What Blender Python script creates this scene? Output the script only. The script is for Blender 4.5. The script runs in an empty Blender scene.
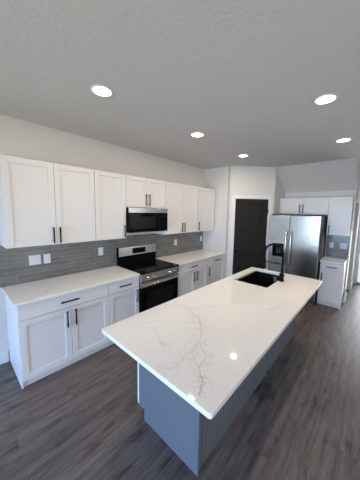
import bpy, bmesh, math, random
from mathutils import Vector, Matrix
random.seed(7)
C = bpy.context.scene
COL = C.collection

# ------------------------------------------------------------------ camera
cd = bpy.data.cameras.new('camera')
cam = bpy.data.objects.new('camera', cd); COL.objects.link(cam)
YAW, PIT, ROL = 0.7282, -0.1129, 0.0203
F = Vector((-math.sin(YAW)*math.cos(PIT), math.cos(YAW)*math.cos(PIT), math.sin(PIT)))
R0 = F.cross(Vector((0, 0, 1))).normalized(); U0 = R0.cross(F)
R = R0*math.cos(ROL)+U0*math.sin(ROL); U = -R0*math.sin(ROL)+U0*math.cos(ROL)
m = Matrix.Identity(4)
for i in range(3):
    m[i][0] = R[i]; m[i][1] = U[i]; m[i][2] = -F[i]
m[0][3], m[1][3], m[2][3] = 3.1286, -0.696, 1.8159
cam.matrix_world = m
cd.sensor_fit = 'HORIZONTAL'; cd.sensor_width = 36; cd.lens = 212.9/360*36
cd.shift_x = (180-185.58)/360; cd.shift_y = (235.95-240)/360
cd.clip_start = 0.05
C.camera = cam

# ------------------------------------------------------------------ world, sun, daylight, exposure
w = bpy.data.worlds.new('world'); C.world = w; w.use_nodes = True
bg = w.node_tree.nodes['Background']
bg.inputs[0].default_value = (0.9, 0.95, 1.0, 1); bg.inputs[1].default_value = 1.3

def lamp_obj(name, typ, loc, aim, energy, color, **kw):
    l = bpy.data.lights.new(name, typ); l.energy = energy; l.color = color
    for k, v in kw.items(): setattr(l, k, v)
    o = bpy.data.objects.new(name, l); COL.objects.link(o); o.location = loc
    d = Vector(aim)
    o.rotation_euler = d.to_track_quat('-Z', 'Y').to_euler()
    return o
# strengths and colours of the daylight at each opening, and of the ceiling lamps
L_REAR, L_BOUNCE, L_RIGHT, L_SIDE, L_PATIO, L_CAN, L_SUN = 150, 54, 30, 6, 40, 7.2, 3.0
C_REAR, C_BOUNCE, C_RIGHT, C_SIDE, C_PATIO, C_CAN, C_SUN = (.20, .45, 1), (1, .99, .72), (1, .88, .92), (1, .95, .9), (.92, .90, 1), (1, .83, .63), (1, .95, .88)
lamp_obj('sun', 'SUN', (9, 4.7, 3.5), (-math.cos(math.radians(12)), -0.02, -math.sin(math.radians(12))), L_SUN, C_SUN, angle=math.radians(.6))
# area lamps added outside each opening, standing in for daylight
lamp_obj('rear_window_daylight', 'AREA', (2.45, -4.15, 1.15), (0, 1, -.65), L_REAR, C_REAR, shape='RECTANGLE', size=3.3, size_y=2.1, spread=math.radians(115))
lamp_obj('ground_bounce_fill', 'AREA', (2.45, -4.19, 1.15), (0, 1, .45), L_BOUNCE, C_BOUNCE, shape='RECTANGLE', size=3.3, size_y=2.1, spread=math.radians(125))  # added lamp aimed upward, standing in for light bounced off the ground
for y in (-1.7, .9):
    lamp_obj('right_fill_daylight', 'AREA', (6.35, y, 1.35), (-1, 0, 0), L_RIGHT, C_RIGHT, shape='RECTANGLE', size=1.7, size_y=1.7)  # added fill for the cabinet fronts, at two unseen windows
lamp_obj('side_window_daylight', 'AREA', (6.35, 5.0, 1.6), (-1, 0, 0), L_SIDE, C_SIDE, shape='RECTANGLE', size=1.2, size_y=1.3)
lamp_obj('patio_door_daylight', 'AREA', (3.35, 6.75, 1.2), (0, -1, -.05), L_PATIO, C_PATIO, shape='RECTANGLE', size=.85, size_y=1.9)

vs = C.view_settings
vs.view_transform = 'Standard'; vs.look = 'None'; vs.gamma = 1; vs.use_curve_mapping = False
vs.exposure = 0.13

# ------------------------------------------------------------------ materials
def mat(name, col=(.8, .8, .8), rough=.5, metal=0.0, spec=None, coat=0):
    m = bpy.data.materials.new(name); m.use_nodes = True
    b = m.node_tree.nodes['Principled BSDF']
    b.inputs['Base Color'].default_value = (*col, 1); b.inputs['Roughness'].default_value = rough
    b.inputs['Metallic'].default_value = metal
    if spec is not None: b.inputs['Specular IOR Level'].default_value = spec
    if coat: b.inputs['Coat Weight'].default_value = coat; b.inputs['Coat Roughness'].default_value = .05
    return m
class NT:
    def __init__(s, m): s.t = m.node_tree; s.n = s.t.nodes; s.b = s.n['Principled BSDF']
    def add(s, typ, **kw):
        n = s.n.new(typ)
        for k, v in kw.items(): setattr(n, k, v)
        return n
    def link(s, a, b): s.t.links.new(a, b)
    def math(s, op, a, b=None, c=None, clamp=False):
        n = s.add('ShaderNodeMath', operation=op, use_clamp=clamp)
        for i, x in enumerate((a, b, c)):
            if x is None: continue
            if isinstance(x, (int, float)): n.inputs[i].default_value = x
            else: s.link(x, n.inputs[i])
        return n.outputs[0]
    def vec(s, op, a, b=None, scale=None):
        n = s.add('ShaderNodeVectorMath', operation=op)
        for i, x in enumerate((a, b)):
            if x is None: continue
            if isinstance(x, (tuple, list, Vector)): n.inputs[i].default_value = x
            else: s.link(x, n.inputs[i])
        if scale is not None:
            if isinstance(scale, (int, float)): n.inputs['Scale'].default_value = scale
            else: s.link(scale, n.inputs['Scale'])
        return n.outputs['Value'] if op in ('LENGTH', 'DOT_PRODUCT') else n.outputs['Vector']
    def noise(s, vec, scale, detail=3, rough=.55, color=False):
        n = s.add('ShaderNodeTexNoise'); s.link(vec, n.inputs['Vector'])
        n.inputs['Scale'].default_value = scale; n.inputs['Detail'].default_value = detail; n.inputs['Roughness'].default_value = rough
        return n.outputs['Color' if color else 'Fac']
    def ramp(s, x, lo, hi, c0, c1):
        n = s.add('ShaderNodeValToRGB'); s.link(x, n.inputs[0])
        e = n.color_ramp.elements; e[0].position = lo; e[1].position = hi
        e[0].color = (*c0, 1); e[1].color = (*c1, 1)
        return n.outputs[0]
    def mix(s, f, a, b, typ='MIX'):
        n = s.add('ShaderNodeMix', data_type='RGBA', blend_type=typ)
        for sock, x in ((n.inputs[0], f), (n.inputs[6], a), (n.inputs[7], b)):
            if isinstance(x, (int, float)): sock.default_value = x
            elif isinstance(x, tuple): sock.default_value = (*x, 1)
            else: s.link(x, sock)
        return n.outputs[2]
    def bump(s, h, strength, dist):
        n = s.add('ShaderNodeBump'); n.inputs['Strength'].default_value = strength; n.inputs['Distance'].default_value = dist
        s.link(h, n.inputs['Height']); s.link(n.outputs[0], s.b.inputs['Normal'])
    def obj(s): return s.add('ShaderNodeTexCoord').outputs['Object']

def wall_mat(name, col, bump, scale):
    m = mat(name, col, .75, spec=.25); t = NT(m); o = t.obj()
    n = t.noise(o, scale, 4, .6)
    t.bump(n, bump, .01)
    c = t.mix(t.noise(o, 1.3, 2), tuple(x*.97 for x in col), col); t.link(c, t.b.inputs['Base Color'])
    return m
M = {}
M['wall'] = wall_mat('wall_paint', (.72, .70, .665), .12, 60)
M['ceiling'] = wall_mat('ceiling_knockdown_texture', (.62, .61, .60), .22, 34)
M['trim'] = mat('white_trim_paint', (.80, .80, .80), .35)
M['cab'] = mat('white_cabinet_paint', (.745, .74, .735), .35)
M['island'] = mat('slate_blue_island_paint', (.138, .153, .174), .45)
M['door'] = mat('charcoal_door_paint', (.013, .0125, .0112), .45, spec=.25)
M['black'] = mat('matte_black_metal', (.003, .003, .0033), .5, 0, .14)
M['blackplastic'] = mat('black_plastic', (.003, .003, .0033), .6, spec=.08)
M['glass'] = mat('black_glass', (.0025, .0025, .003), .1, spec=.14)
M['greyglass'] = mat('dark_window_mesh', (.010, .010, .011), .2, spec=.2)
M['ring'] = mat('printed_burner_ring', (.09, .09, .095), .25)
M['sink'] = mat('black_composite_sink', (.004, .004, .004), .5, spec=.2)
M['darkside'] = mat('dark_grey_appliance_side', (.055, .055, .058), .45, .2)
M['plate'] = mat('white_switch_plastic', (.80, .81, .84), .3)
M['slot'] = mat('outlet_slot', (.06, .06, .06), .5)
M['chrome'] = mat('polished_steel', (.75, .75, .76), .16, 1.0)
M['foot'] = mat('grey_plastic_foot', (.25, .26, .28), .5)
M['conc'] = mat('patio_concrete', (.62, .60, .57), .9)

def steel(name, col):
    m = mat(name, col, .22, 1.0); t = NT(m); o = t.obj()
    mp = t.add('ShaderNodeMapping'); t.link(o, mp.inputs[0]); mp.inputs['Scale'].default_value = (1.5, 1.5, 160)
    n = t.noise(mp.outputs[0], 4, 3)
    r = t.add('ShaderNodeMapRange'); t.link(n, r.inputs[0]); r.inputs[3].default_value = .15; r.inputs[4].default_value = .25
    t.link(r.outputs[0], t.b.inputs['Roughness'])
    t.b.inputs['Anisotropic'].default_value = .5
    return m
M['steel'] = steel('brushed_stainless_steel', (.42, .39, .335)); M['steel_light'] = steel('bright_brushed_steel', (.66, .64, .61))

def tile(axis):
    m = mat('grey_subway_tile_'+axis, (.2, .2, .2), .22); t = NT(m); o = t.obj()
    s = t.add('ShaderNodeSeparateXYZ'); t.link(o, s.inputs[0]); c = t.add('ShaderNodeCombineXYZ')
    t.link(s.outputs['Y' if axis == 'y' else 'X'], c.inputs[0])
    t.link(t.math('SUBTRACT', s.outputs['Z'], .914-.0015), c.inputs[1])
    b = t.add('ShaderNodeTexBrick', offset=.5, squash=1.0); t.link(c.outputs[0], b.inputs['Vector'])
    b.inputs['Scale'].default_value = 1; b.inputs['Brick Width'].default_value = .19; b.inputs['Row Height'].default_value = .0539
    b.inputs['Mortar Size'].default_value = .0018; b.inputs['Mortar Smooth'].default_value = .2; b.inputs['Bias'].default_value = 0
    b.inputs['Color1'].default_value = (.145, .143, .130, 1); b.inputs['Color2'].default_value = (.220, .216, .197, 1); b.inputs['Mortar'].default_value = (.33, .325, .305, 1)
    v = t.mix(t.noise(o, 9, 3), b.outputs['Color'], (.24, .238, .22)); v = t.mix(.35, b.outputs['Color'], v)
    t.link(v, t.b.inputs['Base Color'])
    t.bump(t.math('SUBTRACT', 1.0, b.outputs['Fac']), .35, .003)
    r = t.math('MULTIPLY_ADD', b.outputs['Fac'], .5, .2); t.link(r, t.b.inputs['Roughness'])
    return m
M['tile_y'] = tile('y'); M['tile_x'] = tile('x')

def floor_mat():
    m = mat('dark_oak_vinyl_plank', (.05, .04, .04), .4); t = NT(m); o = t.obj()
    s = t.add('ShaderNodeSeparateXYZ'); t.link(o, s.inputs[0]); c = t.add('ShaderNodeCombineXYZ')
    t.link(s.outputs['Y'], c.inputs[0]); t.link(s.outputs['X'], c.inputs[1])
    b = t.add('ShaderNodeTexBrick', offset=.37, offset_frequency=2, squash=1.0); t.link(c.outputs[0], b.inputs['Vector'])
    b.inputs['Scale'].default_value = 1; b.inputs['Brick Width'].default_value = 1.22; b.inputs['Row Height'].default_value = .18
    b.inputs['Mortar Size'].default_value = .0008; b.inputs['Mortar Smooth'].default_value = .1
    b.inputs['Color1'].default_value = (0, 0, 0, 1); b.inputs['Color2'].default_value = (1, 1, 1, 1); b.inputs['Mortar'].default_value = (.5, .5, .5, 1)
    pv = t.vec('SCALE', b.outputs['Color'], scale=7.3)
    st = t.vec('ADD', t.vec('MULTIPLY', c.outputs[0], (1.1, 15, 1)), pv)
    g1 = t.noise(st, 1.6, 6, .65)
    st2 = t.vec('ADD', t.vec('MULTIPLY', c.outputs[0], (2.6, 60, 1)), pv)
    g2 = t.noise(st2, 2.0, 4, .6)
    kn = t.noise(t.vec('ADD', t.vec('MULTIPLY', c.outputs[0], (1.6, 5.0, 1)), pv), 2.2, 4, .6)
    g = t.math('ADD', t.math('MULTIPLY', g1, .62), t.math('MULTIPLY', g2, .38))
    col = t.ramp(g, .36, .66, (.062, .049, .043), (.198, .167, .150))
    dark = t.ramp(kn, .54, .70, (1, 1, 1), (.36, .35, .36))
    col = t.mix(1.0, col, dark, 'MULTIPLY')
    tone = t.ramp(b.outputs['Color'], 0, 1, (.90, .88, .88), (1.08, 1.05, 1.02))
    col = t.mix(1.0, col, tone, 'MULTIPLY')
    col = t.mix(b.outputs['Fac'], col, (.03, .025, .023))
    t.link(col, t.b.inputs['Base Color'])
    t.link(t.math('MULTIPLY_ADD', g2, .2, .32), t.b.inputs['Roughness'])
    t.bump(t.math('SUBTRACT', g, b.outputs['Fac']), .12, .004)
    return m
M['floor'] = floor_mat()

def quartz(name, lines, seed):
    """white quartz; lines = veins [(x0,y0,x1,y1,width,strength), ...] in object space, plus faint random threads"""
    m = mat(name, (.80, .785, .765), .045, spec=.35); t = NT(m); o = t.obj()
    of = t.vec('ADD', o, (seed, seed*.7, 0))
    w1 = t.vec('SCALE', t.vec('SUBTRACT', t.noise(of, 6.5, 5, .62, True), (.5, .5, .5)), scale=.10)
    p = t.vec('MULTIPLY', t.vec('ADD', o, w1), (1, 1, 0))
    tot = None
    brk = t.noise(of, 7, 3, .6)
    brk = t.math('MULTIPLY_ADD', brk, 3.2, -1.05, clamp=True)
    for (x0, y0, x1, y1, wd, k) in lines:
        ba = Vector((x1-x0, y1-y0, 0)); L2 = ba.length_squared
        pa = t.vec('SUBTRACT', p, (x0, y0, 0))
        h = t.math('MULTIPLY', t.vec('DOT_PRODUCT', pa, tuple(ba)), 1/L2, clamp=True)
        d = t.vec('LENGTH', t.vec('SUBTRACT', pa, t.vec('SCALE', tuple(ba), scale=h)))
        v = t.math('SUBTRACT', 1.0, t.math('DIVIDE', d, wd), clamp=True)
        v = t.math('MULTIPLY', v, k)
        tot = v if tot is None else t.math('MAXIMUM', tot, v)
    vo = t.add('ShaderNodeTexVoronoi', feature='DISTANCE_TO_EDGE'); t.link(t.vec('ADD', p, (seed*3.1, seed, 0)), vo.inputs['Vector'])
    vo.inputs['Scale'].default_value = 1.7
    th = t.math('SUBTRACT', 1.0, t.math('DIVIDE', vo.outputs['Distance'], .014), clamp=True)
    msk = t.math('MULTIPLY_ADD', t.noise(of, 2.1, 2), 4.5, -2.35, clamp=True)
    th = t.math('MULTIPLY', t.math('MULTIPLY', th, msk), .45)
    # small broken cells that gather round the main veins
    if tot is not None:
        v2 = t.add('ShaderNodeTexVoronoi', feature='DISTANCE_TO_EDGE'); t.link(p, v2.inputs['Vector']); v2.inputs['Scale'].default_value = 21
        cell = t.math('SUBTRACT', 1.0, t.math('DIVIDE', v2.outputs['Distance'], .075), clamp=True)
        near = None
        for (x0, y0, x1, y1, wd, k) in lines:
            if k < .85: continue
            ba = Vector((x1-x0, y1-y0, 0)); pa = t.vec('SUBTRACT', p, (x0, y0, 0))
            h = t.math('MULTIPLY', t.vec('DOT_PRODUCT', pa, tuple(ba)), 1/ba.length_squared, clamp=True)
            d = t.vec('LENGTH', t.vec('SUBTRACT', pa, t.vec('SCALE', tuple(ba), scale=h)))
            v = t.math('SUBTRACT', 1.0, t.math('DIVIDE', d, .065), clamp=True)
            near = v if near is None else t.math('MAXIMUM', near, v)
        if near is not None:
            cell = t.math('MULTIPLY', cell, t.math('MULTIPLY', near, 2.6, clamp=True))
            tot = t.math('MAXIMUM', tot, t.math('MULTIPLY', cell, .5))
        tot = t.math('MULTIPLY', tot, t.math('MULTIPLY_ADD', brk, .65, .35))
        vein = t.math('MAXIMUM', tot, th)
    else:
        vein = th
    tint = t.ramp(t.noise(of, 3.3, 2), .42, .62, (.40, .385, .37), (.50, .36, .25))
    base = t.mix(t.noise(of, 2.5, 3), (.845, .84, .835), (.815, .81, .80))
    col = t.mix(t.math('MULTIPLY', vein, .8), base, tint)
    t.link(col, t.b.inputs['Base Color'])
    return m

def lamp_mat(name, col, st):
    m = bpy.data.materials.new(name); m.use_nodes = True; n = m.node_tree.nodes; n.clear()
    e = n.new('ShaderNodeEmission'); e.inputs[0].default_value = (*col, 1); e.inputs[1].default_value = st
    o = n.new('ShaderNodeOutputMaterial'); m.node_tree.links.new(e.outputs[0], o.inputs[0]); return m
M['lamp'] = lamp_mat('lit_led_diffuser', (1, .90, .76), 7)
M['core'] = lamp_mat('lit_led_core', (1, .92, .8), 60)
def pane_mat():
    m = bpy.data.materials.new('clear_window_glass'); m.use_nodes = True; n = m.node_tree.nodes; n.clear(); L = m.node_tree.links
    a = n.new('ShaderNodeBsdfTransparent'); a.inputs[0].default_value = (.95, .97, .96, 1)
    g = n.new('ShaderNodeBsdfGlossy'); g.inputs['Roughness'].default_value = .02
    f = n.new('ShaderNodeFresnel'); f.inputs[0].default_value = 1.45
    x = n.new('ShaderNodeMixShader'); o = n.new('ShaderNodeOutputMaterial')
    L.new(f.outputs[0], x.inputs[0]); L.new(a.outputs[0], x.inputs[1]); L.new(g.outputs[0], x.inputs[2]); L.new(x.outputs[0], o.inputs[0])
    return m
M['pane'] = pane_mat()

# ------------------------------------------------------------------ mesh helpers
class MB:
    def __init__(s): s.bm = bmesh.new()
    def box(s, x0, x1, y0, y1, z0, z1):
        v = [s.bm.verts.new((x, y, z)) for x in (x0, x1) for y in (y0, y1) for z in (z0, z1)]
        for q in ((0, 1, 3, 2), (4, 6, 7, 5), (0, 4, 5, 1), (2, 3, 7, 6), (0, 2, 6, 4), (1, 5, 7, 3)):
            s.bm.faces.new([v[i] for i in q])
        return s
    def prism(s, pts, a0, a1, f):
        """polygon pts (u,v) swept from a0 to a1; f(u,v,a)->xyz"""
        A = [s.bm.verts.new(f(u, v, a0)) for u, v in pts]; B = [s.bm.verts.new(f(u, v, a1)) for u, v in pts]
        n = len(pts); s.bm.faces.new(A[::-1]); s.bm.faces.new(B)
        for i in range(n): s.bm.faces.new((A[i], A[(i+1) % n], B[(i+1) % n], B[i]))
        return s
    def ring(s, out, inn, a0, a1, f):
        n = len(out)
        rows = [[s.bm.verts.new(f(u, v, a)) for u, v in P] for P, a in ((out, a0), (out, a1), (inn, a1), (inn, a0))]
        for r in range(4):
            A, B = rows[r], rows[(r+1) % 4]
            for i in range(n): s.bm.faces.new((A[i], A[(i+1) % n], B[(i+1) % n], B[i]))
        return s
    def tube(s, pts, r, seg=10, closed=False):
        pts = [Vector(p) for p in pts]; rs = r if isinstance(r, (list, tuple)) else [r]*len(pts)
        rows = []; prev = None
        for i, p in enumerate(pts):
            a = pts[max(i-1, 0)] if not closed else pts[i-1]; b = pts[min(i+1, len(pts)-1)] if not closed else pts[(i+1) % len(pts)]
            d = (b-a).normalized()
            if prev is None: up = Vector((0, 0, 1)) if abs(d.z) < .9 else Vector((1, 0, 0)); n1 = d.cross(up).normalized()
            else: n1 = (prev-d*prev.dot(d)).normalized()
            prev = n1; n2 = d.cross(n1)
            rows.append([s.bm.verts.new(p+(n1*math.cos(2*math.pi*k/seg)+n2*math.sin(2*math.pi*k/seg))*rs[i]) for k in range(seg)])
        m = len(rows)
        for i in range(m if closed else m-1):
            A, B = rows[i], rows[(i+1) % m]
            for k in range(seg): s.bm.faces.new((A[k], A[(k+1) % seg], B[(k+1) % seg], B[k]))
        if not closed:
            s.bm.faces.new(rows[0][::-1]); s.bm.faces.new(rows[-1])
        return s
    def lathe(s, prof, centre, axis='z', seg=28):
        """prof (r, h) closed at both ends where r>0"""
        c = Vector(centre); rows = []
        for r, h in prof:
            row = []
            for k in range(seg):
                a = 2*math.pi*k/seg; u, v = r*math.cos(a), r*math.sin(a)
                d = {'z': (u, v, h), 'x': (h, u, v), 'y': (v, h, u)}[axis]
                row.append(s.bm.verts.new(c+Vector(d)))
            rows.append(row)
        for A, B in zip(rows, rows[1:]):
            for k in range(seg): s.bm.faces.new((A[k], A[(k+1) % seg], B[(k+1) % seg], B[k]))
        s.bm.faces.new(rows[0][::-1]); s.bm.faces.new(rows[-1])
        return s
    def build(s, name, material, parent=None, bevel=0, smooth=False, loc=None):
        bmesh.ops.recalc_face_normals(s.bm, faces=s.bm.faces)
        me = bpy.data.meshes.new(name); s.bm.to_mesh(me); s.bm.free()
        me.materials.append(material)
        o = bpy.data.objects.new(name, me); COL.objects.link(o)
        if parent is not None: o.parent = parent
        if loc is not None: o.location = loc
        if smooth:
            for p in me.polygons: p.use_smooth = True
            me.set_sharp_from_angle(angle=math.radians(40))
        if bevel:
            b = o.modifiers.new('bevel', 'BEVEL'); b.width = bevel; b.segments = 2; b.limit_method = 'ANGLE'; b.angle_limit = math.radians(40)
            b.harden_normals = False
        return o
def rrect(x0, x1, y0, y1, r, n=6):
    P = []
    for cx, cy, a in ((x1-r, y1-r, 0), (x0+r, y1-r, 90), (x0+r, y0+r, 180), (x1-r, y0+r, 270)):
        for k in range(n+1):
            t = math.radians(a+90*k/n); P.append((cx+r*math.cos(t), cy+r*math.sin(t)))
    return P
XY = lambda u, v, a: (u, v, a)
XZ = lambda u, v, a: (u, a, v)
def thing(name, label, cat, loc=(0, 0, 0), rz=0, group=None):
    o = bpy.data.objects.new(name, None); COL.objects.link(o); o.location = loc; o.rotation_euler = (0, 0, rz); o.empty_display_size = .1
    return tag(o, label, cat, group)
def tag(o, label, cat, group=None):
    o['label'] = label; o['category'] = cat
    if group: o['group'] = group
    return o
def struct(o): o['kind'] = 'structure'; return o
def sbox(name, material, *b, parent=None, bevel=0):
    o = MB().box(*b).build(name, material, parent, bevel)
    return struct(o) if parent is None else o

# ------------------------------------------------------------------ setting
ZC = 2.823; YE = 3.456; PX, PY = 1.389, 4.18; YB = 4.883
RX, RY = 6.2, -4.0; HY = 6.47
sbox('floor', M['floor'], -.15, RX+.15, RY-.15, HY+.15, -.1, 0)
sbox('ceiling', M['ceiling'], -.15, RX+.15, RY-.15, HY+.15, ZC, ZC+.12)
sbox('wall_left', M['wall'], -.12, 0, RY-.12, YE+.12, 0, ZC)
sbox('wall_corner', M['wall'], 0, .686-.05, YE, YE+.11, 0, ZC)
# diagonal pantry wall with its door opening; local x runs along the wall, local y goes back into the pantry
DL = math.hypot(PX-.686, PY-YE)
d = MB().box(0, .137, 0, .11, 0, ZC).box(.893, DL, 0, .11, 0, ZC).box(.137, .893, 0, .11, 2.133, ZC)
wd = struct(d.build('wall_diagonal', M['wall'])); wd.location = (.686, YE, 0); wd.rotation_euler = (0, 0, math.radians(45))
sbox('wall_alcove', M['wall'], PX-.11, PX, PY+.005, YB, 0, ZC)
sbox('wall_back', M['wall'], PX-.11, 2.776, YB, YB+.10, 0, ZC)
sbox('wall_stub', M['wall'], 2.764, 2.776, 4.672, YB, 0, ZC-.001)
# sloping soffit above the fridge cabinets: from the ceiling line down to the back wall
struct(MB().prism([(PY, ZC-.001), (YB, ZC-.001), (YB, 2.322)], PX+.001, 2.768, lambda u, v, a: (a, u, v)).build('wall_soffit', M['wall']))
# hall
d = MB().box(2.68, 2.80, 5.745, HY, 0, ZC).box(2.68, 2.80, YB+.10, 5.745, 2.1, ZC)
struct(d.build('wall_hall', M['wall']))
sbox('wall_mudroom', M['wall'], 1.5, 1.6, YB+.10, HY, 0, ZC)
d = MB().box(1.5, 2.865, HY, HY+.12, 0, ZC).box(3.80, RX, HY, HY+.12, 0, ZC).box(2.865, 3.80, HY, HY+.12, 2.12, ZC)
struct(d.build('wall_far', M['wall']))
# right wall with its window and two added for light, rear wall with sliding doors (both behind / beside the camera)
d = MB().box(RX, RX+.12, RY, -2.6, 0, ZC).box(RX, RX+.12, -.8, 0, 0, ZC).box(RX, RX+.12, 1.8, 4.35, 0, ZC)
for a in (-2.6, 0): d.box(RX, RX+.12, a, a+1.8, 0, .45).box(RX, RX+.12, a, a+1.8, 2.25, ZC)
d.box(RX, RX+.12, 5.65, HY+.12, 0, ZC).box(RX, RX+.12, 4.35, 5.65, 0, .95).box(RX, RX+.12, 4.35, 5.65, 2.3, ZC)
struct(d.build('wall_right', M['wall']))
d = MB().box(0, .75, RY-.12, RY, 0, ZC).box(4.15, RX+.12, RY-.12, RY, 0, ZC).box(.75, 4.15, RY-.12, RY, 2.25, ZC).box(.75, 4.15, RY-.12, RY, 0, .06)
struct(d.build('wall_rear', M['wall']))
def window(name, frame_boxes, pane):
    f = MB()
    for b in frame_boxes: f.box(*b)
    o = struct(f.build(name, M['trim'])); MB().box(*pane).build('window_pane', M['pane'], o)
y0, y1 = RY-.10, RY-.02
window('window_1', [(.751, .82, y0, y1, .061, 2.249), (4.08, 4.149, y0, y1, .061, 2.249), (.82, 4.08, y0, y1, 2.18, 2.249), (.82, 4.08, y0, y1, .061, .14),
                    (1.88, 1.95, y0, y1, .14, 2.18), (2.95, 3.02, y0, y1, .14, 2.18)], (.81, 4.09, RY-.065, RY-.055, .13, 2.19))
x0, x1 = RX+.02, RX+.1
window('window_2', [(x0, x1, 4.351, 4.40, .951, 2.299), (x0, x1, 5.60, 5.649, .951, 2.299), (x0, x1, 4.40, 5.60, 2.25, 2.299), (x0, x1, 4.40, 5.60, .951, 1.0), (x0, x1, 4.985, 5.015, 1.0, 2.25)],
       (RX+.055, RX+.065, 4.39, 5.61, .99, 2.26))
for i, a in enumerate((-2.6, 0)):  # unseen windows, added to bring side light onto the cabinet fronts
    window('window_%d' % (i+3), [(x0, x1, a+.001, a+.05, .451, 2.249), (x0, x1, a+1.75, a+1.799, .451, 2.249), (x0, x1, a+.05, a+1.75, 2.2, 2.249), (x0, x1, a+.05, a+1.75, .451, .5), (x0, x1, a+.885, a+.915, .5, 2.2)],
           (RX+.055, RX+.065, a+.04, a+1.76, .49, 2.21))
sbox('wall_sun_block', M['conc'], 8.2, 8.35, -6, 3.75, -.06, 3.4)  # unseen wall, added to keep the low sun out of the added windows
sbox('ground', M['conc'], -8, 14, HY+.16, 20, -.16, -.06)

# glazed back door at the end of the hall
dr = MB()
for b in ((2.867, 2.889, .012, 2.11), (3.776, 3.798, .012, 2.11)): dr.box(b[0], b[1], HY+.03, HY+.075, b[2], b[3])
for a, b in ((.012, .06), (2.06, 2.11)): dr.box(2.889, 3.776, HY+.03, HY+.075, a, b)
d2 = struct(dr.build('door_2', M['trim'])); MB().box(2.88, 3.785, HY+.047, HY+.058, .05, 2.07).build('door_pane', M['pane'], d2)
MB().box(2.866, 3.799, HY+.005, HY+.12, 0, .011).build('threshold', M['slot'], d2)

# pantry door (local frame of the diagonal wall)
door = bpy.data.objects.new('door_1', None); COL.objects.link(door); door['kind'] = 'structure'
door.location = (.686, YE, 0); door.rotation_euler = (0, 0, math.radians(45))
T0, T1, DH = .145, .885, 2.124
d = MB(); st = .115
d.box(T0, T0+st, .012, .047, .01, DH).box(T1-st, T1, .012, .047, .01, DH)
for a, b in ((.01, .20), (.80, .90), (1.40, 1.50), (2.012, DH)): d.box(T0+st, T1-st, .012, .047, a, b)
d.build('door_leaf', M['door'], door, .003)
d = MB()
for a, b in ((.20, .80), (.90, 1.40), (1.50, 2.012)): d.box(T0+st, T1-st, .026, .04, a, b)
d.build('door_panel', M['door'], door)
k = MB().lathe([(.031, 0), (.031, -.008), (.012, -.012), (.011, -.035), (.024, -.042), (.029, -.055), (.024, -.068), (.008, -.073)], (T0+.058, .012, .95), 'y', 20)
k.build('door_handle', M['black'], door, smooth=True)
for z in (.25, 1.05, 1.86):
    MB().tube([(T1+.004, .006, z-.05), (T1+.004, .006, z+.05)], .008, 10).build('door_hinge', M['black'], door, smooth=True)
# casing and jambs
d = MB(); cw = .068
d.box(.142-cw-.03, .142-.03+.003, -.018, 0, 0, 2.133+.06).box(.888+.005, .888+cw, -.018, 0, 0, 2.133+.06).box(.142-cw-.03+cw, .888+.005, -.018, 0, 2.131, 2.193)
d.box(.115, .142, -.006, 0, 0, 2.131)
cs = struct(d.build('trim_1', M['trim'], bevel=.002)); cs.location = door.location; cs.rotation_euler = door.rotation_euler
d = MB().box(.137, .1425, .0, .11, 0, 2.128).box(.8885, .893, 0, .11, 0, 2.128).box(.137, .893, 0, .11, 2.1275, 2.133)
j = struct(d.build('trim_2', M['trim'])); j.location = door.location; j.rotation_euler = door.rotation_euler

# baseboards
BH = .14
sbox('baseboard_left', M['trim'], .0005, .014, RY, -.322, 0, BH, bevel=.003)
sbox('baseboard_stub', M['trim'], 2.757, 2.790, 4.657, YB+.1, .0, BH, bevel=.003)
sbox('baseboard_hall', M['trim'], 2.672, 2.814, 5.73, HY-.02, .0, BH, bevel=.003)
sbox('baseboard_far', M['trim'], 2.815, 2.862, HY-.014, HY-.0005, .0, BH, bevel=.003)
sbox('baseboard_right', M['trim'], RX-.014, RX-.0005, RY, HY, 0, BH)
d = MB().box(2.80, 2.864, HY-.016, HY-.0005, BH+.001, 2.12).box(3.801, 3.87, HY-.016, HY-.0005, 0, 2.12).box(2.80, 3.87, HY-.016, HY-.0005, 2.121, 2.19)
struct(d.build('trim_5', M['trim']))

# backsplashes
CT = .914
sbox('trim_3', M['tile_y'], .0005, .0085, -.350, 3.440, CT+.0005, 1.3985)
sbox('trim_4', M['tile_x'], 2.352, 2.757, YB-.0085, YB-.0005, CT+.0005, 1.3985)

# ------------------------------------------------------------------ cabinets
# local frame: x along the width from 0, front faces -y, back at y = 0
def bar_pull(parent, x, y, z, length, vertical):
    b = MB(); h = length/2; off = .03
    if vertical:
        b.tube([(x, y-off, z-h), (x, y-off, z+h)], .0078, 10)
        for s in (-1, 1): b.tube([(x, y+.0005, z+s*h*.72), (x, y-off, z+s*h*.72)], .005, 8)
    else:
        b.tube([(x-h, y-off, z), (x+h, y-off, z)], .0078, 10)
        for s in (-1, 1): b.tube([(x+s*h*.72, y+.0005, z), (x+s*h*.72, y-off, z)], .005, 8)
    return b.build('handle', M['black'], parent, smooth=True)
def shaker(parent, x0, x1, z0, z1, y, name='door', rail=.062, t=.02):
    """front panel whose face lies at y-t"""
    d = MB(); yf = y-t
    d.box(x0, x0+rail, yf, y, z0, z1).box(x1-rail, x1, yf, y, z0, z1)
    d.box(x0+rail, x1-rail, yf, y, z0, z0+rail).box(x0+rail, x1-rail, yf, y, z1-rail, z1)
    d.box(x0+rail-.001, x1-rail+.001, yf+.011, y-.002, z0+rail-.001, z1-rail+.001)
    return d.build(name, M['cab'], parent, .0015)
def slab(parent, x0, x1, z0, z1, y, t=.02):
    return MB().box(x0, x1, y-t, y, z0, z1).build('drawer', M['cab'], parent, .0015)
G = .0032
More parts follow.
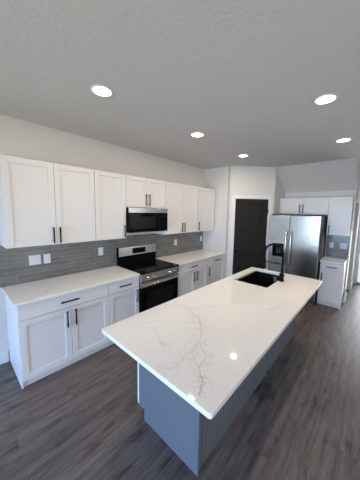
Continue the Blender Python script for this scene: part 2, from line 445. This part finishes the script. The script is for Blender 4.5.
def base_cab(label, loc, rz, w, ndoors, hside, depth=.612, left_panel=False, right_panel=False, dsplit=None, hlen=.19, group='white base cabinets', hz=.60):
    t = thing('base_cabinet', label, 'cabinet', loc, rz, group)
    MB().box(0, w, -depth, 0, .070, .8832).build('carcass', M['cab'], t)
    xa = .016 if left_panel else 0; xb = w-(.016 if right_panel else 0)
    MB().box(xa+.0005, xb-.0005, -depth+.018, -.01, 0, .0698).build('toe_kick', M['cab'], t)
    if left_panel: MB().box(0, .0155, -depth, -.0005, 0, .0698).build('side_panel', M['cab'], t)
    if right_panel: MB().box(w-.0155, w, -depth, -.0005, 0, .0698).build('side_panel', M['cab'], t)
    dr = slab(t, G, w-G, .722, .876, -depth)
    bar_pull(dr, w/2, -depth-.02, .80, hlen, False)
    if ndoors == 2:
        s = dsplit or w/2
        a = shaker(t, G, s-G/2, .078, .716, -depth); bar_pull(a, s-.045, -depth-.02, hz, hlen, True)
        b = shaker(t, s+G/2, w-G, .078, .716, -depth); bar_pull(b, s+.045, -depth-.02, hz, hlen, True)
    else:
        a = shaker(t, G, w-G, .078, .716, -depth)
        bar_pull(a, .045 if hside == 'l' else w-.045, -depth-.02, hz, hlen, True)
    return t
def wall_cab(label, loc, rz, w, z0, z1, ndoors, hside, dsplit=None, depth=.3085, hlen=.185, group='white wall cabinets', hz=None):
    t = thing('wall_cabinet', label, 'cabinet', (loc[0], loc[1], z0), rz, group)
    h = z1-z0
    MB().box(0, w, -depth, -.0005, 0, h).build('carcass', M['cab'], t, .001)
    hz = .115 if hz is None else hz
    if ndoors == 2:
        s = dsplit or w/2
        a = shaker(t, G, s-G/2, G, h-G, -depth); bar_pull(a, s-.034, -depth-.02, hz, hlen, True)
        b = shaker(t, s+G/2, w-G, G, h-G, -depth); bar_pull(b, s+.034, -depth-.02, hz, hlen, True)
    else:
        a = shaker(t, G, w-G, G, h-G, -depth)
        bar_pull(a, .04 if hside == 'l' else w-.04, -depth-.02, hz, hlen, True)
    return t
Q = math.pi/2
e = .0008
ZU, ZT = 1.400, 2.342
wall_cab('white two-door wall cabinet nearest the camera, above the paired light switches', (.0005, -.311, 0), Q, .939-e, ZU, ZT, 2, None, .467)
wall_cab('white single-door wall cabinet just left of the microwave', (.0005, .628, 0), Q, .472-e, ZU, ZT, 1, 'r')
wall_cab('short white two-door wall cabinet directly above the microwave', (.0005, 1.1, 0), Q, .782-e, 1.868, ZT, 2, None, .392, hz=.125)
wall_cab('white two-door wall cabinet just right of the microwave', (.0005, 1.882, 0), Q, .920-e, ZU, ZT, 2, None, .476)
wall_cab('white single-door wall cabinet at the corner by the pantry door', (.0005, 2.802, 0), Q, .629, ZU, ZT, 1, 'l', hz=.12)
MB().box(.0005, .29, 3.432, YE-.001, ZU, ZT).build('cabinet_filler', M['cab'])
tag(bpy.data.objects['cabinet_filler'], 'narrow white filler strip between corner wall cabinet and pantry wall', 'cabinet filler')
base_cab('white base cabinet with wide drawer over two doors, nearest the camera', (.001, -.311, 0), Q, .944-e, 2, None, left_panel=True, dsplit=.482, hz=.595)
base_cab('narrow white base cabinet with one door, left of the range', (.001, .633, 0), Q, .476-e, 1, 'r')
base_cab('white base cabinet with drawer over two doors, right of the range', (.001, 1.902, 0), Q, .899-e, 2, None, dsplit=.494)
base_cab('white one-door base cabinet at the far end beside the pantry wall', (.001, 2.801, 0), Q, .652, 1, 'l')
# right-hand run beside the fridge
UF = 4.554
wall_cab('short white two-door wall cabinet above the stainless fridge', (1.391, YB-.001, 0), 0, .978, 1.812, 2.172, 2, None, .477, depth=YB-.001-UF-.02, hz=.12, hlen=.19)
wall_cab('white single-door wall cabinet right of the fridge', (2.3705, YB-.001, 0), 0, .385, ZU, 2.172, 1, 'l', depth=YB-.001-UF-.02)
base_cab('small white base cabinet right of the fridge', (2.366, YB-.001, 0), 0, .386, 1, 'l', depth=YB-.001-4.238-.02, right_panel=True, hlen=.18, hz=.58)

# worktops
wl = quartz('quartz_wall_run', [(.12, .30, .30, .12, .008, .8), (.30, .12, .52, -.02, .008, .9), (.52, -.02, .62, -.2, .008, .7), (.30, .12, .42, .30, .007, .7), (.42, .30, .60, .42, .007, .7), (.1, .75, .35, .85, .008, .7), (.35, .85, .55, 1.05, .007, .7), (.2, 2.1, .45, 2.35, .008, .8), (.45, 2.35, .4, 2.8, .008, .8), (.4, 2.8, .55, 3.2, .008, .7)], 1.3)
def counter(name, label, b, m, r=.008):
    o = MB().prism(rrect(b[0], b[1], b[2], b[3], r, 4), .8838, CT, XY).build(name, m, None, .003)
    return tag(o, label, 'countertop', 'quartz countertops along the walls')
counter('countertop', 'white veined quartz countertop left of the range', (.001, .655, -.337, 1.1095), wl)
counter('countertop', 'white veined quartz countertop right of the range', (.001, .655, 1.9015, YE-.002), wl)
counter('countertop', 'short white quartz countertop beside the fridge', (2.353, 2.757, 4.212, YB-.0015), wl)

# ------------------------------------------------------------------ island
IX0, IX1, IY0, IY1 = 1.632, 2.655, .030, 2.685
SX0, SX1, SY0, SY1 = 1.750, 2.208, 1.850, 2.592
iq = quartz('quartz_island', [(1.67, 0.66, 1.9, 0.75, 0.0065, 0.6), (1.9, 0.75, 2.07, 1.01, 0.0065, 0.6), (2.07, 1.01, 2.24, 1.33, 0.0065, 0.6), (1.74, 0.22, 1.85, 0.39, 0.0065, 0.5), (1.85, 0.39, 1.98, 0.51, 0.0065, 0.5), (1.98, 0.51, 2.15, 0.64, 0.0065, 0.5), (1.84, 0.75, 2.08, 0.68, 0.0065, 0.9), (2.08, 0.68, 2.22, 0.53, 0.0065, 0.9), (2.22, 0.53, 2.27, 0.45, 0.0065, 0.9), (2.27, 0.45, 2.31, 0.3, 0.0065, 0.9), (2.31, 0.3, 2.33, 0.15, 0.0065, 0.9), (2.33, 0.15, 2.31, 0.06, 0.0065, 0.9), (2.27, 0.45, 2.41, 0.32, 0.0065, 0.95), (2.41, 0.32, 2.45, 0.22, 0.0065, 0.95), (2.45, 0.22, 2.51, 0.16, 0.0065, 0.95), (2.51, 0.16, 2.56, 0.08, 0.0065, 0.95), (2.31, 0.3, 2.38, 0.25, 0.0065, 0.9), (2.38, 0.25, 2.45, 0.22, 0.0065, 0.9), (2.41, 1.2, 2.5, 1.44, 0.0065, 0.8), (2.5, 1.44, 2.57, 1.58, 0.0065, 0.8), (2.08, 1.65, 2.37, 1.55, 0.0065, 0.8), (2.37, 1.55, 2.51, 1.55, 0.0065, 0.8), (2.24, 1.33, 2.37, 1.55, 0.0065, 0.5), (2.3, 2.05, 2.44, 2.3, 0.0065, 0.7), (2.44, 2.3, 2.6, 2.5, 0.0065, 0.7)], 4.2)
o = MB().ring(rrect(IX0, IX1, IY0, IY1, .016), rrect(SX0, SX1, SY0, SY1, .012), .8838, CT, XY).build('island_countertop', iq, None, .003)
tag(o, 'large white quartz island top with grey and brown veins', 'countertop')

isl = thing('kitchen_island', 'slate blue kitchen island base with grooved back, under white quartz', 'island', (0, 0, 0))
BX0, BX1, BY0, BY1 = 1.697, 2.34, .331, 2.632
ZI = .8832
for ya, yb in ((BY0, BY0+.018), (BY1-.018, BY1)):
    MB().prism([(1.772, 0), (BX1, 0), (BX1, ZI), (BX0, ZI), (BX0, .10), (1.772, .10)], ya, yb, XZ).build('end_panel', M['island'], isl, .0015)
def bead(y0, y1):
    P = []; n = max(1, round((y1-y0)/.047)); p = (y1-y0)/n; g = .004; x = BX1+.012
    P.append((BX1-.002, y0)); P.append((x, y0))
    for k in range(1, n):
        c = y0+k*p; P += [(x, c-g), (x-.0045, c-g*.35), (x-.0045, c+g*.35), (x, c+g)]
    P += [(x, y1), (BX1-.002, y1)]
    return MB().prism(P, .001, ZI-.001, XY)
SEAM = 1.566
MB().box(BX1-.018, BX1-.0025, BY0+.0185, BY1-.0185, .001, ZI-.001).build('back_board', M['island'], isl)
bead(BY0+.022, SEAM-.011).build('beadboard_panel', M['island'], isl)
bead(SEAM+.011, BY1-.022).build('beadboard_panel', M['island'], isl)
for c in (BY0+.0105, SEAM, BY1-.0105):
    MB().box(BX1+.0002, BX1+.026, c-.0105, c+.0105, .0005, ZI-.0005).build('batten', M['island'], isl, .002)
MB().box(BX0, BX0+.018, BY0+.0185, BY1-.0185, .10, ZI).build('face_frame', M['cab'], isl)
MB().box(BX0+.0185, BX1-.0185, BY0+.0185, BY1-.0185, .10, .118).build('floor_panel', M['cab'], isl)
MB().box(1.772, 1.788, BY0+.0185, BY1-.0185, .001, .0995).build('toe_kick', M['island'], isl)
n = 4; wdt = (BY1-BY0)/n
for k in range(n):   # doors face the range
    a, b = BY0+k*wdt+(0 if k == 0 else .0015), BY0+(k+1)*wdt-.0015
    dd = MB(); rl = .06; xf = BX0-.0205; xb = BX0-.0005
    dd.box(xf, xb, a, a+rl, .108, .876).box(xf, xb, b-rl, b, .108, .876).box(xf, xb, a+rl, b-rl, .108, .168).box(xf, xb, a+rl, b-rl, .816, .876).box(xf+.009, xb-.001, a+rl-.001, b-rl+.001, .167, .817)
    dp = dd.build('door', M['cab'], isl, .0015)
    yh = (b-.04) if k % 2 == 0 else (a+.04)
    MB().tube([(xf-.03, yh, .58), (xf-.03, yh, .76)], .0068).tube([(xf+.0005, yh, .61), (xf-.03, yh, .61)], .005).tube([(xf+.0005, yh, .73), (xf-.03, yh, .73)], .005).build('handle', M['black'], dp, smooth=True)

# undermount sink
sk = thing('kitchen_sink', 'black undermount sink set in the island top', 'sink', ((SX0+SX1)/2, (SY0+SY1)/2, .655))
hx, hy = (SX1-SX0)/2, (SY1-SY0)/2
s = MB().ring(rrect(-hx-.012, hx+.012, -hy-.012, hy+.012, .02), rrect(-hx+.004, hx-.004, -hy+.004, hy-.004, .02), .008, .228, XY)
s.prism(rrect(-hx-.012, hx+.012, -hy-.012, hy+.012, .02), 0, .008, XY)
s.build('basin', M['sink'], sk)
MB().lathe([(.055, .0082), (.055, .011), (.045, .0125), (.04, .0095), (.02, .0095), (.01, .013)], (0, .05, 0)).build('drain', M['chrome'], sk, smooth=True)
tg = MB().box(-.02, .02, hy-.008, hy-.0045, .13, .205).box(-.03, .03, hy-.008, hy-.0045, .185, .205).build('sticker', M['foot'], sk)
tg.location = (.075, 0, 0); tg['label'] = 'small pale grey sticker on the far inner wall'

# faucet
fc = thing('faucet', 'tall matte black spring-neck faucet beside the sink', 'faucet', (2.246, 2.25, CT+.0005))
MB().lathe([(.033, 0), (.033, .012), (.029, .016), (.029, .10), (.022, .108), (.016, .112)], (0, 0, 0)).build('base', M['black'], fc, smooth=True)
MB().tube([(0, 0, .10), (0, 0, .36)], .0135, 14).build('post', M['black'], fc, smooth=True)
dirn = Vector((-.97, .03, 0)).normalized(); ra = .122
pts = [Vector((0, 0, .355+.01*i)) for i in range(3)]
for i in range(1, 19):
    a = math.pi*i/18; pts.append(dirn*(ra*(1-math.cos(a)))+Vector((0, 0, .375+ra*.9*math.sin(a))))
end = pts[-1]
for i in range(1, 8): pts.append(end+Vector((0, 0, -.02*i)))
MB().tube(pts, .010, 12).build('hose', M['black'], fc, smooth=True)
# spring coil wound round the hose
cp = []; turns = 46; N = turns*9
for i in range(N+1):
    f = i/N*(len(pts)-1); k = min(int(f), len(pts)-2); u = f-k
    p = pts[k].lerp(pts[k+1], u); tn = (pts[k+1]-pts[k]).normalized(); bn = tn.cross(Vector((0, 1, 0)))
    if bn.length < .1: bn = Vector((1, 0, 0))
    bn.normalize(); b2 = tn.cross(bn); a = 2*math.pi*turns*i/N
    cp.append(p+(bn*math.cos(a)+b2*math.sin(a))*.0125)
MB().tube(cp, .0026, 5).build('spring', M['black'], fc, smooth=True)
hd = pts[-1]
MB().lathe([(.012, .05), (.016, .045), (.018, -.02), (.022, -.03), (.025, -.10), (.021, -.104)], hd).build('spray_head', M['black'], fc, smooth=True)
zb = hd.z-.005
MB().tube([(0, 0, zb), tuple(Vector((hd.x, hd.y, zb)))], .0065, 10).lathe([(.019, -.012), (.019, .012)], (hd.x, hd.y, zb)).build('support_arm', M['black'], fc, smooth=True)
MB().tube([(.0, -.02, .065), (.0, -.045, .07), (.012, -.095, .085)], [.011, .008, .007], 10).build('lever', M['black'], fc, smooth=True)

# ------------------------------------------------------------------ range (local frame as the cabinets: x along width, front -y)
rg = thing('range', 'stainless and black electric range between the white base cabinets', 'oven', (.012, 1.1145, 0), Q)
W = .785
MB().box(0, W, -.615, -.002, .03, .896).build('body', M['blackplastic'], rg)
for x in (.05, W-.05):
    for y in (-.08, -.55): MB().tube([(x, y, 0), (x, y, .03)], .018, 10).build('foot', M['blackplastic'], rg)
ck = MB().prism(rrect(-.0005, W+.0005, -.672, -.056, .012, 3), .8965, .918, XY).build('cooktop', M['glass'], rg, .003)
for cx, cy, r in ((.20, -.50, .105), (.56, -.50, .085), (.20, -.22, .078), (.56, -.22, .105)):
    MB().ring([(cx+r*math.cos(a*math.pi/24), cy+r*math.sin(a*math.pi/24)) for a in range(48)], [(cx+(r-.003)*math.cos(a*math.pi/24), cy+(r-.003)*math.sin(a*math.pi/24)) for a in range(48)], .9181, .9184, XY).build('burner_ring', M['ring'], ck)
# backguard: black lower part, stainless head leaning slightly back
MB().prism([(-.055, .9185), (-.004, .9185), (-.004, 1.06), (-.05, 1.06)], 0, W, lambda u, v, a: (a, u, v)).build('backguard', M['blackplastic'], rg)
bgd = MB().prism([(-.058, 1.0605), (-.003, 1.0605), (-.003, 1.205), (-.012, 1.213), (-.04, 1.213), (-.046, 1.208)], .004, W-.001, lambda u, v, a: (a, u, v)).build('backguard_panel', M['steel_light'], rg, .002)
MB().box(-.0004, .0036, -.06, -.003, .9185, 1.214).build('backguard_side', M['blackplastic'], rg)
dsp = MB().prism([(-.0605, 1.088), (-.05, 1.088), (-.045, 1.178), (-.0522, 1.178)], .268, .540, lambda u, v, a: (a, u, v)).build('display', M['glass'], bgd)
# knob panel
cpn = MB().prism([(-.6155, .772), (-.645, .772), (-.668, .79), (-.662, .8955), (-.6155, .8955)], .001, W-.001, lambda u, v, a: (a, u, v)).build('control_panel', M['steel_light'], rg, .002)
for x in (.130, .232, .572, .672):
    MB().lathe([(.023, 0), (.023, -.006), (.020, -.010), (.019, -.032), (.016, -.036)], (x, -.6645, .835), 'y', 20).build('knob', M['chrome'], cpn, smooth=True)
od = MB().box(.002, W-.002, -.652, -.6155, .175, .69).build('oven_door', M['glass'], rg, .003)
MB().box(.002, W-.002, -.655, -.6155, .6905, .766).build('door_rail', M['steel_light'], od, .002)
hp = [(.045, -.655, .735), (.05, -.69, .735)]+[(.05+.675*k/10, -.69-.022*math.sin(math.pi*k/10), .735) for k in range(1, 10)]+[(W-.05, -.69, .735), (W-.045, -.655, .735)]
MB().tube(hp, .0115, 12).build('handle', M['steel_light'], od, smooth=True)
MB().box(.12, W-.12, -.6528, -.652, .27, .60).build('oven_window', M['greyglass'], od)
MB().box(.002, W-.002, -.65, -.6155, .045, .168).build('drawer', M['steel_light'], rg, .002)

# ------------------------------------------------------------------ over-the-range microwave
mw = thing('microwave', 'stainless and black over-the-range microwave under the short cabinet', 'microwave', (.002, 1.1085, 1.474), Q)
MW, MH = .772, .390
MB().box(0, MW, -.37, -.001, .012, MH).build('body', M['blackplastic'], mw)
MB().box(.01, MW-.01, -.365, -.005, 0, .0118).build('underside_vent', M['steel_light'], mw)
MB().box(0, MW, -.398, -.3705, MH-.078, MH).build('top_vent_band', M['steel_light'], mw, .003)
md = MB().box(0, .585, -.402, -.3705, .012, MH-.079).build('door', M['glass'], mw, .003)
MB().box(.085, .50, -.4028, -.402, .065, .255).build('door_window', M['greyglass'], md)
cpm = MB().box(.5865, MW, -.400, -.3705, .012, MH-.079).build('control_panel', M['glass'], mw, .003)
MB().box(.63, .73, -.4007, -.4001, .245, .275).build('display', M['greyglass'], cpm)
MB().box(0, MW, -.398, -.372, .0, .0118).build('bottom_rail', M['steel_light'], mw, .002)

# ------------------------------------------------------------------ fridge
FX0, FX1, FS, FY, FZ = 1.402, 2.345, 1.800, 4.030, 1.803
fr = thing('refrigerator', 'stainless side-by-side refrigerator with ice dispenser, beside the pantry', 'refrigerator', (FX0, FY, 0))
fw = FX1-FX0; fs = FS-FX0
MB().box(.004, fw-.004, .088, YB-FY-.03, .03, 1.775).build('body', M['darkside'], fr, .004)
dx0, dx1, dz0, dz1 = .085, .298, .905, 1.175
ld = MB().ring(rrect(0, fs-.003, .075, FZ-.02, .006, 3), rrect(dx0, dx1, dz0, dz1, .012, 3), 0, .082, XZ).build('freezer_door', M['steel'], fr, .006)
rd = MB().prism(rrect(fs+.003, fw, .075, FZ-.02, .006, 3), 0, .082, XZ).build('fridge_door', M['steel'], fr, .006)
dsp = MB().ring(rrect(dx0-.006, dx1+.006, dz0-.006, dz1+.006, .015, 3), rrect(dx0+.008, dx1-.008, dz0+.01, dz1-.012, .012, 3), -.003, .06, XZ)
dsp.box(dx0+.001, dx1-.001, .0605, .078, dz0+.001, dz1-.001)
dp = dsp.build('dispenser', M['blackplastic'], ld)
MB().box(dx0+.012, dx1-.012, .004, .06, dz1-.075, dz1-.014).build('dispenser_panel', M['glass'], dp)
for x in (.07, .125): MB().prism([(x-.018, dz0+.06), (x+.018, dz0+.06), (x+.010, dz1-.09), (x-.010, dz1-.09)], .034, .044, lambda u, v, a: (dx0+u+.01, a, v)).build('paddle', M['darkside'], dp)
for x, par in ((fs-.045, ld), (fs+.05, rd)):
    z0, z1 = .72, 1.46
    P = [(x, .001, z0+.03), (x, -.03, z0+.012), (x, -.048, z0+.06)]+[(x, -.048-.014*math.sin(math.pi*k/8), z0+.06+(z1-z0-.12)*k/8) for k in range(1, 8)]+[(x, -.048, z1-.06), (x, -.03, z1-.012), (x, .001, z1-.03)]
    MB().tube(P, [.012, .013]+[.0145]*(len(P)-4)+[.013, .012], 12).build('handle', M['chrome'], par, smooth=True)
for x in (.05, fw-.05): MB().box(x-.04, x+.04, .02, .15, FZ-.0195, FZ+.004).build('hinge_cover', M['darkside'], fr, .004)
MB().box(.02, fw-.02, .10, .13, .032, .073).build('kick_grille', M['blackplastic'], fr)
for x in (.06, fw-.06):
    MB().box(x-.035, x+.035, .05, .12, 0, .029).build('foot', M['foot'], fr, .004)
    MB().tube([(x, .7, 0), (x, .7, .03)], .02, 10).build('foot', M['foot'], fr)

# ------------------------------------------------------------------ switches and outlets
def plate(kind, label, loc, rz, gangs, h=.122):
    w_ = .0762+.047*(gangs-1)
    t = thing('light_switch' if kind == 'switch' else 'wall_outlet', label, 'light switch' if kind == 'switch' else 'outlet', loc, rz, 'white wall plates')
    MB().prism(rrect(-w_/2, w_/2, -h/2, h/2, .005, 3), -.006, 0, XZ).build('plate', M['plate'], t, .0015)
    for g in range(gangs):
        c = (g-(gangs-1)/2)*.047
        ins = MB().prism(rrect(c-.0165, c+.0165, -.0335, .0335, .002, 2), -.0085, -.0061, XZ).build('rocker' if kind == 'switch' else 'receptacle', M['plate'], t)
        if kind == 'outlet':
            for z in (-.016, .016):
                MB().box(c-.008, c-.006, -.0088, -.0086, z-.004, z+.005).box(c+.006, c+.008, -.0088, -.0086, z-.003, z+.004).build('slot', M['slot'], ins)
    return t
xw = .0088; zs = 1.184
plate('switch', 'white double light switch on grey tile, leftmost plate under the cabinets', (xw, -.003, zs), Q, 2)
plate('outlet', 'white single plate beside the double switch on grey tile', (xw, .129, zs-.002), Q, 1)
plate('outlet', 'white outlet on grey tile left of the range', (xw, .846, zs), Q, 1)
plate('outlet', 'white outlet on grey tile right of the range', (xw, 2.486, zs-.014), Q, 1)
plate('outlet', 'white outlet on grey tile at the far corner by the pantry', (xw, 3.362, zs), Q, 1)
plate('outlet', 'white outlet on grey tile next to the fridge', (2.444, YB-.009, 1.16), 0, 1)
plate('switch', 'white double light switch on grey tile right of the fridge', (2.655, YB-.009, 1.163), 0, 2)
plate('outlet', 'white outlet low on the wall at the left edge of the photo', (.0005, -.43, .38), Q, 1)

# ------------------------------------------------------------------ recessed ceiling lights
def can(label, x, y):
    t = thing('recessed_light', label, 'ceiling light', (x, y, ZC-.0005), 0, 'recessed ceiling lights')
    MB().ring([(.093*math.cos(a*math.pi/20), .093*math.sin(a*math.pi/20)) for a in range(40)], [(.074*math.cos(a*math.pi/20), .074*math.sin(a*math.pi/20)) for a in range(40)], -.007, 0, XY).build('trim_ring', M['trim'], t, .002)
    MB().lathe([(.0735, -.0055), (.0735, 0)], (0, 0, 0), seg=40).build('diffuser', M['lamp'], t)
    MB().lathe([(.03, -.0066), (.03, -.0056)], (0, 0, 0), seg=24).build('led_core', M['core'], t)
    l = bpy.data.lights.new('led_light', 'AREA'); l.shape = 'DISK'; l.size = .07; l.energy = L_CAN; l.color = C_CAN; l.spread = math.pi
    lo = bpy.data.objects.new('led_light', l); COL.objects.link(lo); lo.parent = t; lo.location = (0, 0, -.012)
can('lit recessed light nearest the camera, over the front of the left cabinets', 1.293, .258)
can('lit recessed light in the middle of the left row', 1.285, 1.565)
can('lit recessed light nearest the pantry door', 1.275, 2.87)
can('lit recessed light on the right, nearer of the two above the aisle', 2.70, 1.591)
can('lit recessed light on the right nearest the fridge', 2.698, 2.953)
